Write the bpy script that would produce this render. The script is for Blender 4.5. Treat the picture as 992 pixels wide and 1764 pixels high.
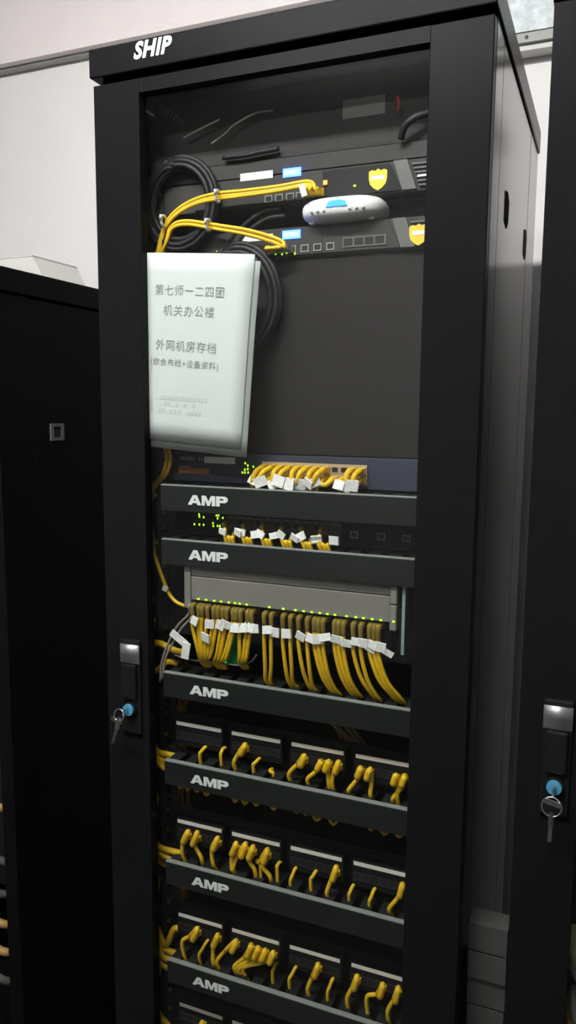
import bpy, bmesh, math, random
from mathutils import Vector, Matrix
random.seed(7)
for o in list(bpy.data.objects): bpy.data.objects.remove(o)
SC = bpy.context.scene; COL = SC.collection
PI = math.pi

# ------------------------------------------------------------------ camera
CX, CY, CZ = 0.4613, -1.0478, 1.4628
YAW, PITCH, ROLL, FPX = 0.3923, -0.13235, 0.00777, 1333.65
_f = Vector((-math.sin(YAW)*math.cos(PITCH), math.cos(YAW)*math.cos(PITCH), math.sin(PITCH)))
_r0 = Vector((math.cos(YAW), math.sin(YAW), 0)); _u0 = _r0.cross(_f)
_r = math.cos(ROLL)*_r0 + math.sin(ROLL)*_u0; _u = -math.sin(ROLL)*_r0 + math.cos(ROLL)*_u0
cam = bpy.data.cameras.new('camera'); cam_o = bpy.data.objects.new('camera', cam); COL.objects.link(cam_o)
cam.sensor_fit = 'VERTICAL'; cam.sensor_height = 24; cam.sensor_width = 24
cam.lens = FPX*24/1764; cam.clip_start = 0.02
M = Matrix.Identity(4)
for i in range(3):
    M[i][0] = _r[i]; M[i][1] = _u[i]; M[i][2] = -_f[i]; M[i][3] = (CX, CY, CZ)[i]
cam_o.matrix_world = M
SC.camera = cam_o
def at(px, py, Y):
    """real point on the upright plane at depth Y that stands where the photograph shows it"""
    d = _r*((px-496)/FPX) - _u*((py-882)/FPX) + _f
    t = (Y-CY)/d.y
    return Vector((CX+t*d.x, Y, CZ+t*d.z))

# ------------------------------------------------------------------ world, exposure
w = bpy.data.worlds.new('world'); SC.world = w; w.use_nodes = True
w.node_tree.nodes['Background'].inputs[0].default_value = (.9, .95, 1, 1)
w.node_tree.nodes['Background'].inputs[1].default_value = 0.005
SC.view_settings.view_transform = 'Standard'; SC.view_settings.look = 'None'
SC.view_settings.exposure = 0.0; SC.view_settings.gamma = 1; SC.view_settings.use_curve_mapping = False
LAMP_NEAR = 190.0      # emission of the tubes above the cabinets
LAMP_FAR = 55.0       # emission of the tubes further back in the room
CEIL = 2.9

# ------------------------------------------------------------------ materials
MATS = {}
def mat(name, col, rough=.5, metal=0, spec=.5, emit=None, es=0, noise=None, bump=0, nscale=40):
    if name in MATS: return MATS[name]
    m = bpy.data.materials.new(name); m.use_nodes = True; nt = m.node_tree; b = nt.nodes['Principled BSDF']
    b.inputs['Base Color'].default_value = (*col, 1); b.inputs['Roughness'].default_value = rough
    b.inputs['Metallic'].default_value = metal; b.inputs['Specular IOR Level'].default_value = spec
    if emit: b.inputs['Emission Color'].default_value = (*emit, 1); b.inputs['Emission Strength'].default_value = es
    if noise or bump:
        tc = nt.nodes.new('ShaderNodeTexCoord'); n = nt.nodes.new('ShaderNodeTexNoise')
        n.inputs['Scale'].default_value = nscale; n.inputs['Detail'].default_value = 4
        nt.links.new(tc.outputs['Object'], n.inputs['Vector'])
        if noise:
            r = nt.nodes.new('ShaderNodeValToRGB')
            r.color_ramp.elements[0].position = .3; r.color_ramp.elements[1].position = .7
            r.color_ramp.elements[0].color = (*[c*(1-noise) for c in col], 1)
            r.color_ramp.elements[1].color = (*[min(1, c*(1+noise)) for c in col], 1)
            nt.links.new(n.outputs['Fac'], r.inputs['Fac']); nt.links.new(r.outputs['Color'], b.inputs['Base Color'])
        if bump:
            bp = nt.nodes.new('ShaderNodeBump'); bp.inputs['Strength'].default_value = bump; bp.inputs['Distance'].default_value = .002
            nt.links.new(n.outputs['Fac'], bp.inputs['Height']); nt.links.new(bp.outputs['Normal'], b.inputs['Normal'])
    MATS[name] = m; return m
WALL = mat('white_wall_paint', (.80, .785, .775), .8, spec=.2, noise=.02, nscale=3)
BEAM = mat('beam_plaster', (.80, .74, .74), .8, spec=.2, noise=.03, nscale=4)
TRIMG = mat('grey_trim', (.42, .42, .40), .6)
SPECK = mat('speckled_ceiling', (.66, .72, .74), .7, noise=.18, nscale=60, bump=.3)
CEILM = mat('ceiling_paint', (.78, .77, .76), .9, spec=.2, noise=.02, nscale=3)
FLOOR = mat('dark_floor', (.022, .02, .018), .5, noise=.3, nscale=6)
PAINT = mat('black_powder_coat', (.0072, .0074, .008), .27, spec=.05, noise=.08, nscale=300)
PAINTG = mat('black_gloss_panel', (.010, .0105, .010), .15, spec=.8, noise=.06, nscale=6)
INNER = mat('inner_black_steel', (.016, .016, .016), .6, spec=.3)
DARKR = mat('matt_black_steel', (.003, .003, .0032), .6, spec=.1, noise=.1, nscale=20)
BLANK = mat('charcoal_blank', (.024, .022, .021), .65, spec=.06, noise=.05, nscale=8)
RUBBER = mat('black_rubber', (.012, .012, .013), .5, spec=.3)
DUCT = mat('charcoal_plastic', (.016, .0185, .017), .5, spec=.06)
DUCTTOP = mat('highlit_duct_lip', (.24, .26, .245), .5, spec=.4)  # highlight along the lip painted in as a lighter colour
LETTER = mat('white_lettering', (.80, .84, .82), .6)
WHITE = mat('white_plastic', (.82, .83, .80), .45)
PAPER = mat('paper', (.60, .645, .625), .8, spec=.15, noise=.015, nscale=15)
PAPER2 = mat('grey_paper', (.42, .46, .43), .8, spec=.15)
INK = mat('grey_ink', (.24, .25, .25), .8)
INKL = mat('faded_ink', (.52, .55, .54), .8)
YEL = mat('yellow_cable', (.74, .47, .015), .45, spec=.4, noise=.06, nscale=80)
YELB = mat('shaded_yellow', (.20, .14, .02), .5, spec=.3)  # yellow boots in shade, the darkness put into their colour
TAN = mat('grey_cable', (.25, .23, .19), .5)
TAG = mat('white_cable_tag', (.84, .85, .82), .6, noise=.14, nscale=260)
METAL = mat('bright_metal', (.62, .62, .60), .3, metal=1)
STEELG = mat('grey_device_metal', (.05, .0485, .047), .45, spec=.12)
FWDARK = mat('dark_device_face', (.018, .018, .019), .45, spec=.12)
SILVER = mat('grey_bezel_end', (.1, .1, .097), .45)
BLUEF = mat('slate_blue_face', (.042, .047, .07), .45, spec=.2)
BLKF = mat('black_device_face', (.009, .010, .010), .5, spec=.12)
BEIGE = mat('beige_chassis_cover', (.205, .195, .172), .6, noise=.05, nscale=12)
BEIGE2 = mat('beige_chassis_trim', (.22, .213, .19), .5)
CYAN = mat('pale_green_edge', (.24, .31, .285), .5)
SOCK = mat('port_hole', (.006, .006, .006), .7)
PORTF = mat('port_frame', (.34, .32, .27), .4)
PORTD = mat('dark_port_frame', (.10, .10, .09), .4)
PORTB = mat('beige_port_frame', (.42, .33, .19), .5)
STRIP = mat('grey_label_strip', (.74, .70, .63), .6)
LEDG = mat('green_light', (.1, .3, .0), .4, emit=(.42, 1, .02), es=2.2)
LEDO = mat('orange_light', (.3, .1, .0), .4, emit=(1, .28, .05), es=2.5)
LEDB = mat('blue_display', (.05, .1, .6), .4, emit=(.02, .085, 1), es=14)
LEDC = mat('pale_blue_display_text', (.3, .7, 1), .4, emit=(.2, .7, 1), es=4)
LEDR = mat('router_light', (.05, .3, .8), .4, emit=(.01, .25, 1), es=1.3)
SHIELD = mat('yellow_sticker', (.78, .58, .03), .5)
ORANGE = mat('orange_print', (.45, .14, .04), .6, noise=.4, nscale=220)
GREENC = mat('green_card', (.0, .16, .045), .5)
REDW = mat('red_wire', (.45, .02, .02), .5)
BLUEL = mat('blue_lock_plastic', (.06, .26, .40), .35)
HANDLE = mat('black_handle', (.008, .0085, .009), .35, spec=.2)
PEWTER = mat('pewter_paddle', (.26, .26, .28), .45, metal=.8)
SHADOWG = mat('wall_shadow_grey', (.55, .54, .52), .8)  # tone of a wall shadow, painted onto a block
DULL = mat('dull_grey_board', (.04, .04, .037), .8)
TUBE = mat('near_tube_glow', (.9, .9, .9), .5, emit=(1, .985, .97), es=LAMP_NEAR)
TUBEF = mat('far_tube_glow', (.9, .9, .9), .5, emit=(1, .985, .97), es=LAMP_FAR)
def glass_mat():
    m = bpy.data.materials.new('clear_door_glass'); m.use_nodes = True; nt = m.node_tree
    for n in list(nt.nodes):
        if n.type != 'OUTPUT_MATERIAL': nt.nodes.remove(n)
    out = [n for n in nt.nodes if n.type == 'OUTPUT_MATERIAL'][0]
    t = nt.nodes.new('ShaderNodeBsdfTransparent'); t.inputs[0].default_value = (.975, .985, .98, 1)
    g = nt.nodes.new('ShaderNodeBsdfGlossy'); g.inputs['Roughness'].default_value = .03
    lw = nt.nodes.new('ShaderNodeLayerWeight'); lw.inputs[0].default_value = .5      # Schlick's fresnel on both faces of the pane
    pw = nt.nodes.new('ShaderNodeMath'); pw.operation = 'POWER'; pw.inputs[1].default_value = 5
    fr = nt.nodes.new('ShaderNodeMath'); fr.operation = 'MULTIPLY_ADD'; fr.inputs[1].default_value = .95; fr.inputs[2].default_value = .035
    nt.links.new(lw.outputs['Facing'], pw.inputs[0]); nt.links.new(pw.outputs[0], fr.inputs[0])
    mx = nt.nodes.new('ShaderNodeMixShader')
    nt.links.new(fr.outputs[0], mx.inputs[0]); nt.links.new(t.outputs[0], mx.inputs[1]); nt.links.new(g.outputs[0], mx.inputs[2])
    nt.links.new(mx.outputs[0], out.inputs['Surface']); return m
GLASS = glass_mat()

# ------------------------------------------------------------------ mesh helpers
def origin(o):
    v = Vector((0, 0, 0))
    while o: v += o.location; o = o.parent
    return v
def catmull(P, n=6):
    P = [Vector(p) for p in P]
    if len(P) < 3: return P
    out = []
    Q = [P[0]*2-P[1]] + P + [P[-1]*2-P[-2]]
    for i in range(1, len(Q)-2):
        a, b, c, d = Q[i-1:i+3]
        for k in range(n):
            t = k/n
            out.append(.5*((2*b)+(c-a)*t+(2*a-5*b+4*c-d)*t*t+(3*b-a-3*c+d)*t**3))
    out.append(P[-1]); return out
class MB:
    def __init__(s): s.v = []; s.f = []
    def add(s, vs, fs):
        k = len(s.v); s.v += [Vector(v) for v in vs]; s.f += [tuple(i+k for i in f) for f in fs]; return s
    def box(s, x0, x1, y0, y1, z0, z1, b=0):
        if b:
            bm = bmesh.new(); bmesh.ops.create_cube(bm, size=1)
            for v in bm.verts: v.co = Vector(((x0+x1)/2+v.co.x*(x1-x0), (y0+y1)/2+v.co.y*(y1-y0), (z0+z1)/2+v.co.z*(z1-z0)))
            bmesh.ops.bevel(bm, geom=bm.edges[:], offset=b, segments=2, affect='EDGES', profile=.5)
            bm.verts.index_update()
            s.add([v.co.copy() for v in bm.verts], [[v.index for v in f.verts] for f in bm.faces]); bm.free(); return s
        vs = [(x, y, z) for x in (x0, x1) for y in (y0, y1) for z in (z0, z1)]
        return s.add(vs, [(0, 1, 3, 2), (4, 6, 7, 5), (0, 4, 5, 1), (2, 3, 7, 6), (0, 2, 6, 4), (1, 5, 7, 3)])
    def obox(s, c, sx, sy, sz, rot):
        R = Matrix.Rotation(rot[2], 3, 'Z') @ Matrix.Rotation(rot[1], 3, 'Y') @ Matrix.Rotation(rot[0], 3, 'X')
        vs = [Vector(c)+R @ Vector((x*sx/2, y*sy/2, z*sz/2)) for x in (-1, 1) for y in (-1, 1) for z in (-1, 1)]
        return s.add(vs, [(0, 1, 3, 2), (4, 6, 7, 5), (0, 4, 5, 1), (2, 3, 7, 6), (0, 2, 6, 4), (1, 5, 7, 3)])
    def tube(s, P, r, sides=7, n=6, closed=False, smooth=True):
        P = catmull(P, n) if smooth and not closed else [Vector(p) for p in P]
        rr = r if callable(r) else (lambda t: r)
        k = len(P); rings = []; up = None
        for i, p in enumerate(P):
            a = P[(i-1) % k] if closed or i else P[0]; b = P[(i+1) % k] if closed or i < k-1 else P[-1]
            d = (b-a).normalized() if (b-a).length > 1e-9 else Vector((0, 0, 1))
            if up is None: up = d.orthogonal().normalized()
            up = up-d*up.dot(d); up = up.normalized() if up.length > 1e-6 else d.orthogonal().normalized()
            sd = d.cross(up)
            rings.append([p+(up*math.cos(2*PI*j/sides)+sd*math.sin(2*PI*j/sides))*rr(i/max(1, k-1)) for j in range(sides)])
        vs = [v for g in rings for v in g]; fs = []
        for i in range(k if closed else k-1):
            for j in range(sides):
                a, b = i*sides, ((i+1) % k)*sides
                fs.append((a+j, a+(j+1) % sides, b+(j+1) % sides, b+j))
        if not closed: fs += [tuple(range(sides))[::-1], tuple((k-1)*sides+j for j in range(sides))]
        return s.add(vs, fs)
    def prism(s, poly, y0, y1):                       # outline in X,Z extruded along Y
        n = len(poly); vs = [(x, y0, z) for x, z in poly]+[(x, y1, z) for x, z in poly]
        fs = [tuple(range(n)), tuple(range(2*n-1, n-1, -1))]+[(i, i+n, (i+1) % n+n, (i+1) % n) for i in range(n)]
        return s.add(vs, fs)
    def disc(s, c, r, d, sides=14):                   # short cylinder along Y
        return s.prism([(c[0]+r*math.cos(2*PI*i/sides), c[2]+r*math.sin(2*PI*i/sides)) for i in range(sides)], c[1], c[1]+d)
    def mesh(s, name, m, off=Vector((0, 0, 0)), smooth=False):
        me = bpy.data.meshes.new(name); me.from_pydata([tuple(v-off) for v in s.v], [], s.f)
        bm = bmesh.new(); bm.from_mesh(me); bmesh.ops.recalc_face_normals(bm, faces=bm.faces); bm.to_mesh(me); bm.free()
        me.materials.append(m)
        if smooth:
            for p in me.polygons: p.use_smooth = True
        return me
    def build(s, name, m, parent=None, smooth=False, label=None, base=None):
        off = origin(parent) if parent else Vector((0, 0, 0))
        loc = Vector((0, 0, 0))
        if base is not None: loc = Vector(base)-off
        o = bpy.data.objects.new(name, s.mesh(name, m, off+loc, smooth)); COL.objects.link(o); o.parent = parent; o.location = loc
        if label: o['label'] = label
        return o
def inst(name, me, parent, loc, label=None):
    o = bpy.data.objects.new(name, me); COL.objects.link(o); o.parent = parent
    o.location = Vector(loc)-origin(parent)
    if label: o['label'] = label
    return o
def thing(name, label, cat, loc, group=None):
    o = bpy.data.objects.new(name, None); COL.objects.link(o); o.location = loc
    o.empty_display_size = .02; o['label'] = label; o['category'] = cat
    if group: o['group'] = group
    return o
def tag(o, label, cat, group=None):
    o['label'] = label; o['category'] = cat
    if group: o['group'] = group
    return o
def struct(o): o['kind'] = 'structure'; return o
def box(name, m, parent, *a, b=0, label=None): return MB().box(*a, b=b).build(name, m, parent, label=label)
def text_mesh(body, size, shear=0, offset=0, spacing=1):
    cu = bpy.data.curves.new('t', 'FONT'); cu.body = body; cu.size = size; cu.shear = shear; cu.offset = offset
    cu.space_character = spacing; cu.extrude = 0; cu.resolution_u = 3
    ob = bpy.data.objects.new('t', cu); COL.objects.link(ob)
    dg = bpy.context.evaluated_depsgraph_get(); me = bpy.data.meshes.new_from_object(ob.evaluated_get(dg))
    bpy.data.objects.remove(ob); return me
def text_obj(name, body, m, parent, left, baseline_z, Y, width=None, height=None, size=.02, shear=0, offset=0, rot=0, spacing=1):
    """flat print in the X,Z plane facing the viewer's side; width/height fit its box"""
    me = text_mesh(body, size, shear, offset, spacing)
    xs = [v.co.x for v in me.vertices]; ys = [v.co.y for v in me.vertices]
    kx = width/(max(xs)-min(xs)) if width else 1; ky = height/(max(ys)-min(ys)) if height else kx
    x0, y0 = min(xs), min(ys); c, s_ = math.cos(rot), math.sin(rot)
    for v in me.vertices:
        x, z = (v.co.x-x0)*kx, (v.co.y-y0)*ky
        v.co = (x*c-z*s_, 0, x*s_+z*c)
    me.name = name; me.materials.clear(); me.materials.append(m)
    return inst(name, me, parent, (left, Y, baseline_z))
ORD = 'first second third fourth fifth sixth seventh eighth ninth tenth eleventh twelfth thirteenth fourteenth fifteenth sixteenth seventeenth eighteenth nineteenth twentieth twenty-first twenty-second twenty-third twenty-fourth twenty-fifth twenty-sixth twenty-seventh twenty-eighth twenty-ninth thirtieth'.split()

# ------------------------------------------------------------------ the room
WY = .95
struct(box('floor', FLOOR, None, -2.6, 2.6, -3.2, WY+.1, -.05, 0))
struct(box('ceiling', CEILM, None, -2.6, 2.6, -3.2, WY+.1, CEIL, CEIL+.05))
struct(box('wall_back', WALL, None, -2.6, 2.6, WY, WY+.1, 0, CEIL))
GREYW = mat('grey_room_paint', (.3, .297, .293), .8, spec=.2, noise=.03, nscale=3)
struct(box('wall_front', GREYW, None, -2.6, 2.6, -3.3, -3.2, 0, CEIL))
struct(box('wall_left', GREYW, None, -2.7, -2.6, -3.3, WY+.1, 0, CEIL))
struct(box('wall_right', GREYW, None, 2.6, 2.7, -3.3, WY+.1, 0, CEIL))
zb = at(80, 96, WY-.05).z
zb2 = at(80, 88, WY-.05).z
struct(box('trim_1', BEAM, None, -2.6, .02, WY-.055, WY, zb, CEIL))                  # beam face over the left part of the wall
struct(box('trim_2', TRIMG, None, -2.6, .02, WY-.03, WY, at(80, 103, WY-.03).z-.005, zb-.001))
zs = at(915, 56, WY-.05).z; zs2 = at(915, 87, WY-.04).z
struct(box('trim_3', SPECK, None, .021, 2.6, WY-.06, WY, zs, CEIL))
t4 = struct(box('trim_4', mat('pale_moulding', (.62, .62, .59), .6), None, .021, 2.6, WY-.045, WY, zs2, (zs+zs2)/2-.004))
t5 = struct(box('trim_5', mat('grey_moulding', (.36, .37, .35), .6), None, .021, 2.6, WY-.056, WY, (zs+zs2)/2-.004, zs-.001))
p = at(907, 64, WY-.056)
MB().disc((p.x, WY-.058, p.z), .004, .003).build('screw', RUBBER, t5)

def lamp(label, x, y, m, L=1.2):
    t = thing('ceiling_light', label, 'ceiling light', (x, y, CEIL-.09), 'fluorescent ceiling lights')
    box('housing', WHITE, t, x-L/2-.03, x+L/2+.03, y-.06, y+.06, CEIL-.05, CEIL-.0005, b=.006)
    for dy in (-.035, .035):
        MB().tube([(x-L/2, y+dy, CEIL-.07), (x+L/2, y+dy, CEIL-.07)], .016, 10, smooth=False).build('tube', m, t, True)
    for sx in (-1, 1): box('end_cap', WHITE, t, x+sx*(L/2+.012)-.012, x+sx*(L/2+.012)+.012, y-.058, y+.058, CEIL-.09, CEIL-.045)
lamp('twin tube fluorescent ceiling light above the front of the cabinets', -.2, -.95, TUBE)
lamp('twin tube fluorescent ceiling light further back in the room', -.4, -1.95, TUBEF)

# ------------------------------------------------------------------ cabinets
def rail_mesh(H):
    b = MB(); w_, h = .032, .0095
    z0, z1 = .1, H-.09
    b.box(-w_/2, -h/2, 0, .002, z0, z1); b.box(h/2, w_/2, 0, .002, z0, z1)
    z = z0
    while z < z1-.03:
        b.box(-h/2, h/2, 0, .002, z, z+.0058); z += .01527
    b.box(-w_/2, -w_/2+.002, .002, .03, z0, z1)
    return b
def handle(root, xc, zl):
    """swing handle on the left stile: plate, pewter paddle, blue lock barrel"""
    pl = box('handle_plate', HANDLE, root, xc-.019, xc+.019, -.006, .0, zl-.045, zl+.118, b=.003)
    g = MB(); n = 8
    prof = [(-.0185, -.007)]+[(-.0185+.037*i/n, -.007-.009*math.sin(PI*i/n)) for i in range(1, n)]+[(.0185, -.007)]
    top, bot, vs, fs = zl+.110, zl+.078, [], []
    for z, k in ((top, 1), ((top+bot)/2, .9), (bot, .25)):
        vs += [(xc+x, -.006+(y+.006)*k, z) for x, y in prof]
    m_ = len(prof)
    for i in range(2):
        for j in range(m_-1): fs.append((i*m_+j, i*m_+j+1, (i+1)*m_+j+1, (i+1)*m_+j))
    fs.append(tuple(range(m_))[::-1])
    g.add(vs, fs).build('paddle', PEWTER, pl, True, label='pewter grey curved paddle')
    box('lever', HANDLE, pl, xc-.014, xc+.014, -.013, -.006, zl+.018, zl+.077, b=.003)
    MB().disc((xc, -.012, zl), .0125, .006, 18).build('lock_collar', HANDLE, pl)
    MB().disc((xc, -.016, zl), .0098, .006, 18).build('lock_barrel', BLUEL, pl, label='blue plastic lock barrel')
def cabinet(label, x0, H, door=True, paint=PAINT, sidep=PAINTG, D=.6, W=.6):
    x1 = x0+W; xc = (x0+x1)/2; T = H-.0413
    r = thing('server_cabinet', label, 'server cabinet', (xc, D/2, 0), 'server cabinets in a row')
    cap = MB().box(x0-.003, x1+.003, -.006, D+.004, T, H, b=.002).build('top_cap', paint, r)
    box('base', paint, r, x0, x1, 0, D, 0, .06)
    for sx in (0, 1):
        X = x1 if sx else x0; s = 1 if sx else -1
        e = lambda d: (min(X, X-s*d), max(X, X-s*d))
        a = e(.03)
        box('corner_post', sidep, r, *a, .024 if door else 0, .0885, .06, T-.0005, b=.0015)
        box('corner_post', sidep, r, *a, .4635, D, .06, T-.0005, b=.0015)
        p_ = e(.012)
        sp = box('side_panel', sidep, r, *p_, .0887, .4615, .065, T-.004, b=.0015)
        zl = 1.757 if H > 1.9 else 1.45
        for yy in (.178, .4385) if H > 1.9 else ():
            q = [(yy-.022, zl-.020), (yy+.004, zl-.026), (yy+.02, zl-.014), (yy+.022, zl+.016), (yy+.004, zl+.026), (yy-.022, zl+.022)]
            X0 = X+s*.0008; n = len(q)
            b = MB(); b.add([(X0, y, z) for y, z in q]+[(X0-s*.004, y, z) for y, z in q],
                            [tuple(range(n)), tuple(range(2*n-1, n-1, -1))]+[(i, i+n, (i+1) % n+n, (i+1) % n) for i in range(n)])
            b.build('latch', SOCK, sp, label='black latch recess')
    box('rear_door', INNER, r, x0+.031, x1-.031, D-.012, D, .065, T-.006)
    box('inner_roof', INNER, r, x0+.031, x1-.031, .03, D-.013, T-.012, T-.001)
    RM = rail_mesh(H).mesh('mounting_rail', INNER)
    for X in (xc-.2335, xc+.2335):
        inst('mounting_rail', RM, r, (X, .083, 0))
    if door:
        sw = .081
        box('door_stile', paint, r, x0, x0+sw, 0, .022, .07, T-.009, b=.0015)
        box('door_stile', paint, r, x1-sw, x1, 0, .022, .07, T-.009, b=.0015)
        box('door_rail', paint, r, x0+sw, x1-sw, .001, .021, T-.029, T-.009)
        box('door_rail', paint, r, x0+sw, x1-sw, .001, .021, .07, .13)
        box('glass_pane', GLASS, r, x0+sw-.004, x1-sw+.004, .0105, .0145, .126, T-.025)
        handle(r, x0+.05, .9668)
    return r, cap
main, cap = cabinet('tall black server cabinet with glass door, white SHIP letters and yellow cables inside', -.3, 2.0)
s0 = at(230, 104, -.0066); s1 = at(296, 78, -.0066)
text_obj('lettering', 'SHIP', LETTER, cap, s0.x, s0.z+.0005, -.0066, width=s1.x-s0.x, height=.0245, size=.03, shear=.26, offset=.0013, spacing=1.1)
nb, _ = cabinet('black server cabinet at the right edge with silver key hanging from blue lock', .369, 2.0)
lb, _ = cabinet('shorter matt black server cabinet at the left edge with plain dark side', -1.112, 1.7, door=False, paint=DARKR, sidep=DARKR)
# square pull on the left cabinet's side
p = (-.512, .150, 1.416)
b = MB(); X = -.5115
for (y0, y1, z0, z1) in ((-.019, .019, .010, .016), (-.019, .019, -.016, -.010), (-.019, -.011, -.010, .010), (.011, .019, -.010, .010)):
    b.box(X-.001, X+.003, p[1]+y0, p[1]+y1, p[2]+z0, p[2]+z1)
pull = b.build('latch_frame', mat('grey_latch', (.10, .11, .11), .5), lb, label='small grey square latch frame')
box('latch_hole', SOCK, pull, X-.001, X+.001, p[1]-.011, p[1]+.011, p[2]-.01, p[2]+.01)

def keys(label, xc, zl, swing, ringc, ringr, tip):
    """key in the lock with a split ring and a second key hanging from it"""
    r = thing('key_ring', label, 'keys', (xc, -.02, zl))
    k = MB(); k.box(xc-.0012, xc+.0012, -.03, -.0165, zl-.004, zl+.004)
    k.obox((xc+swing*.3, -.034, zl-.012), .021, .002, .007, (0, .2, 0)).build('lock_key', METAL, r)
    rc = Vector(ringc); n = 20
    MB().tube([rc+Vector((ringr*math.cos(2*PI*i/n), .002*math.sin(2*PI*i/n), ringr*math.sin(2*PI*i/n))) for i in range(n)], .0011, 6, closed=True).build('ring', METAL, r, True)
    a = rc+Vector((0, 0, -ringr)); t = Vector(tip); m_ = a.lerp(t, .35)
    q = MB(); q.tube([a+Vector((0, 0, .004)), m_], .0038, 8, smooth=False)
    ang = math.atan2(t.x-m_.x, m_.z-t.z)
    q.obox(m_.lerp(t, .5), .005, .0018, (t-m_).length, (0, -ang, 0)).build('hanging_key', METAL, r)
L0 = at(950, 1390, -.034); L1 = at(946, 1450, -.034)
keys('silver key and split ring hanging from the blue lock of the right cabinet', .419, .9668, 0, (L0.x, -.034, L0.z), .0125, L1)
L0 = at(205, 1232, -.034); L1 = at(194, 1280, -.034)
keys('silver key ring hanging crooked from the lock of the SHIP cabinet', -.25, .9668, -.03, (L0.x, -.034, L0.z), .0095, L1)

# ------------------------------------------------------------------ rack equipment
FY = .080      # front plane of the mounting rails
def screw_mesh():
    return MB().disc((0, -.0022, 0), .0042, .0022, 8).mesh('screw', METAL)
SCREW = screw_mesh()
def ears(root, z0, z1, m, y=FY):
    for X in (-.2335, .2335):
        e = box('mounting_ear', m, root, X-.0078, X+.0078, y-.002, y, z0+.001, z1-.001)
        for z in (z0+.008, z1-.008): inst('screw', SCREW, e, (X, y-.002, z))
def port_mesh(m, w=.0126, h=.0105, d=.008, notch=True):
    """a socket: proud rim round a dark recess with the clip notch"""
    b = MB(); t = .0014
    b.box(-w/2, w/2, -.0012, 0, h/2-t, h/2); b.box(-w/2, w/2, -.0012, 0, -h/2, -h/2+t)
    b.box(-w/2, -w/2+t, -.0012, 0, -h/2+t, h/2-t); b.box(w/2-t, w/2, -.0012, 0, -h/2+t, h/2-t)
    me = b.mesh('port', m); me.materials.append(SOCK)
    k = len(me.polygons); bm = bmesh.new(); bm.from_mesh(me)
    vs = [bm.verts.new(c) for c in ((-w/2+t, -.0004, -h/2+t), (w/2-t, -.0004, -h/2+t), (w/2-t, -.0004, h/2-t), (-w/2+t, -.0004, h/2-t))]
    f = bm.faces.new(vs); f.material_index = 1; bm.to_mesh(me); bm.free()
    return me
PM_GREY, PM_DARK, PM_BEIGE = port_mesh(PORTF), port_mesh(PORTD), port_mesh(PORTB)
LEDM = MB().box(-.0010, .0010, -.001, 0, -.0016, .0016).mesh('light', LEDG)
LEDS = MB().box(-.0018, .0018, -.001, 0, -.0012, .0012).mesh('light', LEDG)
def led(root, px, py, Y, me=LEDM):
    q = at(px, py, Y); return inst('light', me, root, (q.x, Y, q.z), 'lit green light')
def flat(name, m, root, px0, py0, px1, py1, Y, th=.0006, label=None):
    """small upright plate between two photographed corners"""
    a, b_ = at(px0, py0, Y), at(px1, py1, Y)
    return box(name, m, root, min(a.x, b_.x), max(a.x, b_.x), Y-th, Y, min(a.z, b_.z), max(a.z, b_.z), label=label)
def rect(name, m, root, pxl, pxr, pyc, hgt, Y, th=.0006, label=None):
    a = at(pxl, pyc, Y); b_ = at(pxr, pyc, Y); c = at((pxl+pxr)/2, pyc, Y)
    return box(name, m, root, a.x, b_.x, Y-th, Y, c.z-hgt/2, c.z+hgt/2, label=label)

AMP = [[(0, 0), (.095, 0), (.125, .2), (.15, .42), (.178, .72), (.178, 1), (.13, 1)],
       [(.34, 0), (.23, 1), (.178, 1), (.178, .72), (.205, .42), (.225, .2), (.245, 0)],
       [(.125, .2), (.225, .2), (.205, .42), (.15, .42)],
       [(.352, 0), (.352, 1), (.455, 1), (.52, .45), (.585, 1), (.69, 1), (.69, 0), (.605, 0), (.605, .62), (.55, 0), (.49, 0), (.43, .62), (.43, 0)],
       [(.71, 0), (.8, 0), (.8, 1), (.71, 1)], [(.8, 1), (.93, 1), (.985, .88), (.89, .76), (.8, .76)],
       [(.985, .88), (1, .7), (.985, .5), (.89, .6), (.89, .76)], [(.985, .5), (.93, .36), (.8, .36), (.8, .6), (.89, .6)]]
MF = .026      # front of the cable managers' covers
FINGER = MB().box(-.0095, .0095, .0, .035, -.0015, .0015).mesh('finger', DUCT)
MAN = []
def manager(zc, label):
    r = thing('cable_manager', label, 'cable manager', (0, FY, zc-.021), 'black cable managers across the cabinet')
    z0, z1 = zc-.0205, zc+.0205
    cv = MB().box(-.207, .222, MF, MF+.003, z0, z1, b=.001).build('cover', DUCT, r)
    box('cover_lip', DUCTTOP, r, -.207, .222, MF+.0005, MF+.010, z1-.0006, z1+.0016, b=.0006)
    box('back_plate', DUCT, r, -.2395, .2395, FY-.003, FY, z0, z1)
    box('floor_plate', DUCT, r, -.207, .222, MF+.003, FY-.003, z0, z0+.002)
    for i in range(14):
        inst('finger', FINGER, r, (-.1955+i*.0312, MF+.0105, z1-.0015))
    a = at(324, 900, MF).x; lg = MB(); wd, h = .0715, .0158
    for P in AMP: lg.prism([(a+x*wd, zc-.0085+z*h) for x, z in P], MF-.0006, MF)
    lg.build('lettering', LETTER, cv, label='white AMP letters')
    ears(r, z0, z1, DUCT); MAN.append((zc, z1)); return r
MZ = [1.3185, 1.2295, 1.0035, .848, .664, .4775]
MN = ['under the slate blue switch', 'under the black switch', 'under the beige chassis', 'under the uppermost patch panel', 'under the middle patch panel', 'lowest in view']
for z, n in zip(MZ, MN): manager(z, 'black AMP cable manager '+n if n[0] == 'u' else 'lowest black AMP cable manager in view')

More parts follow.
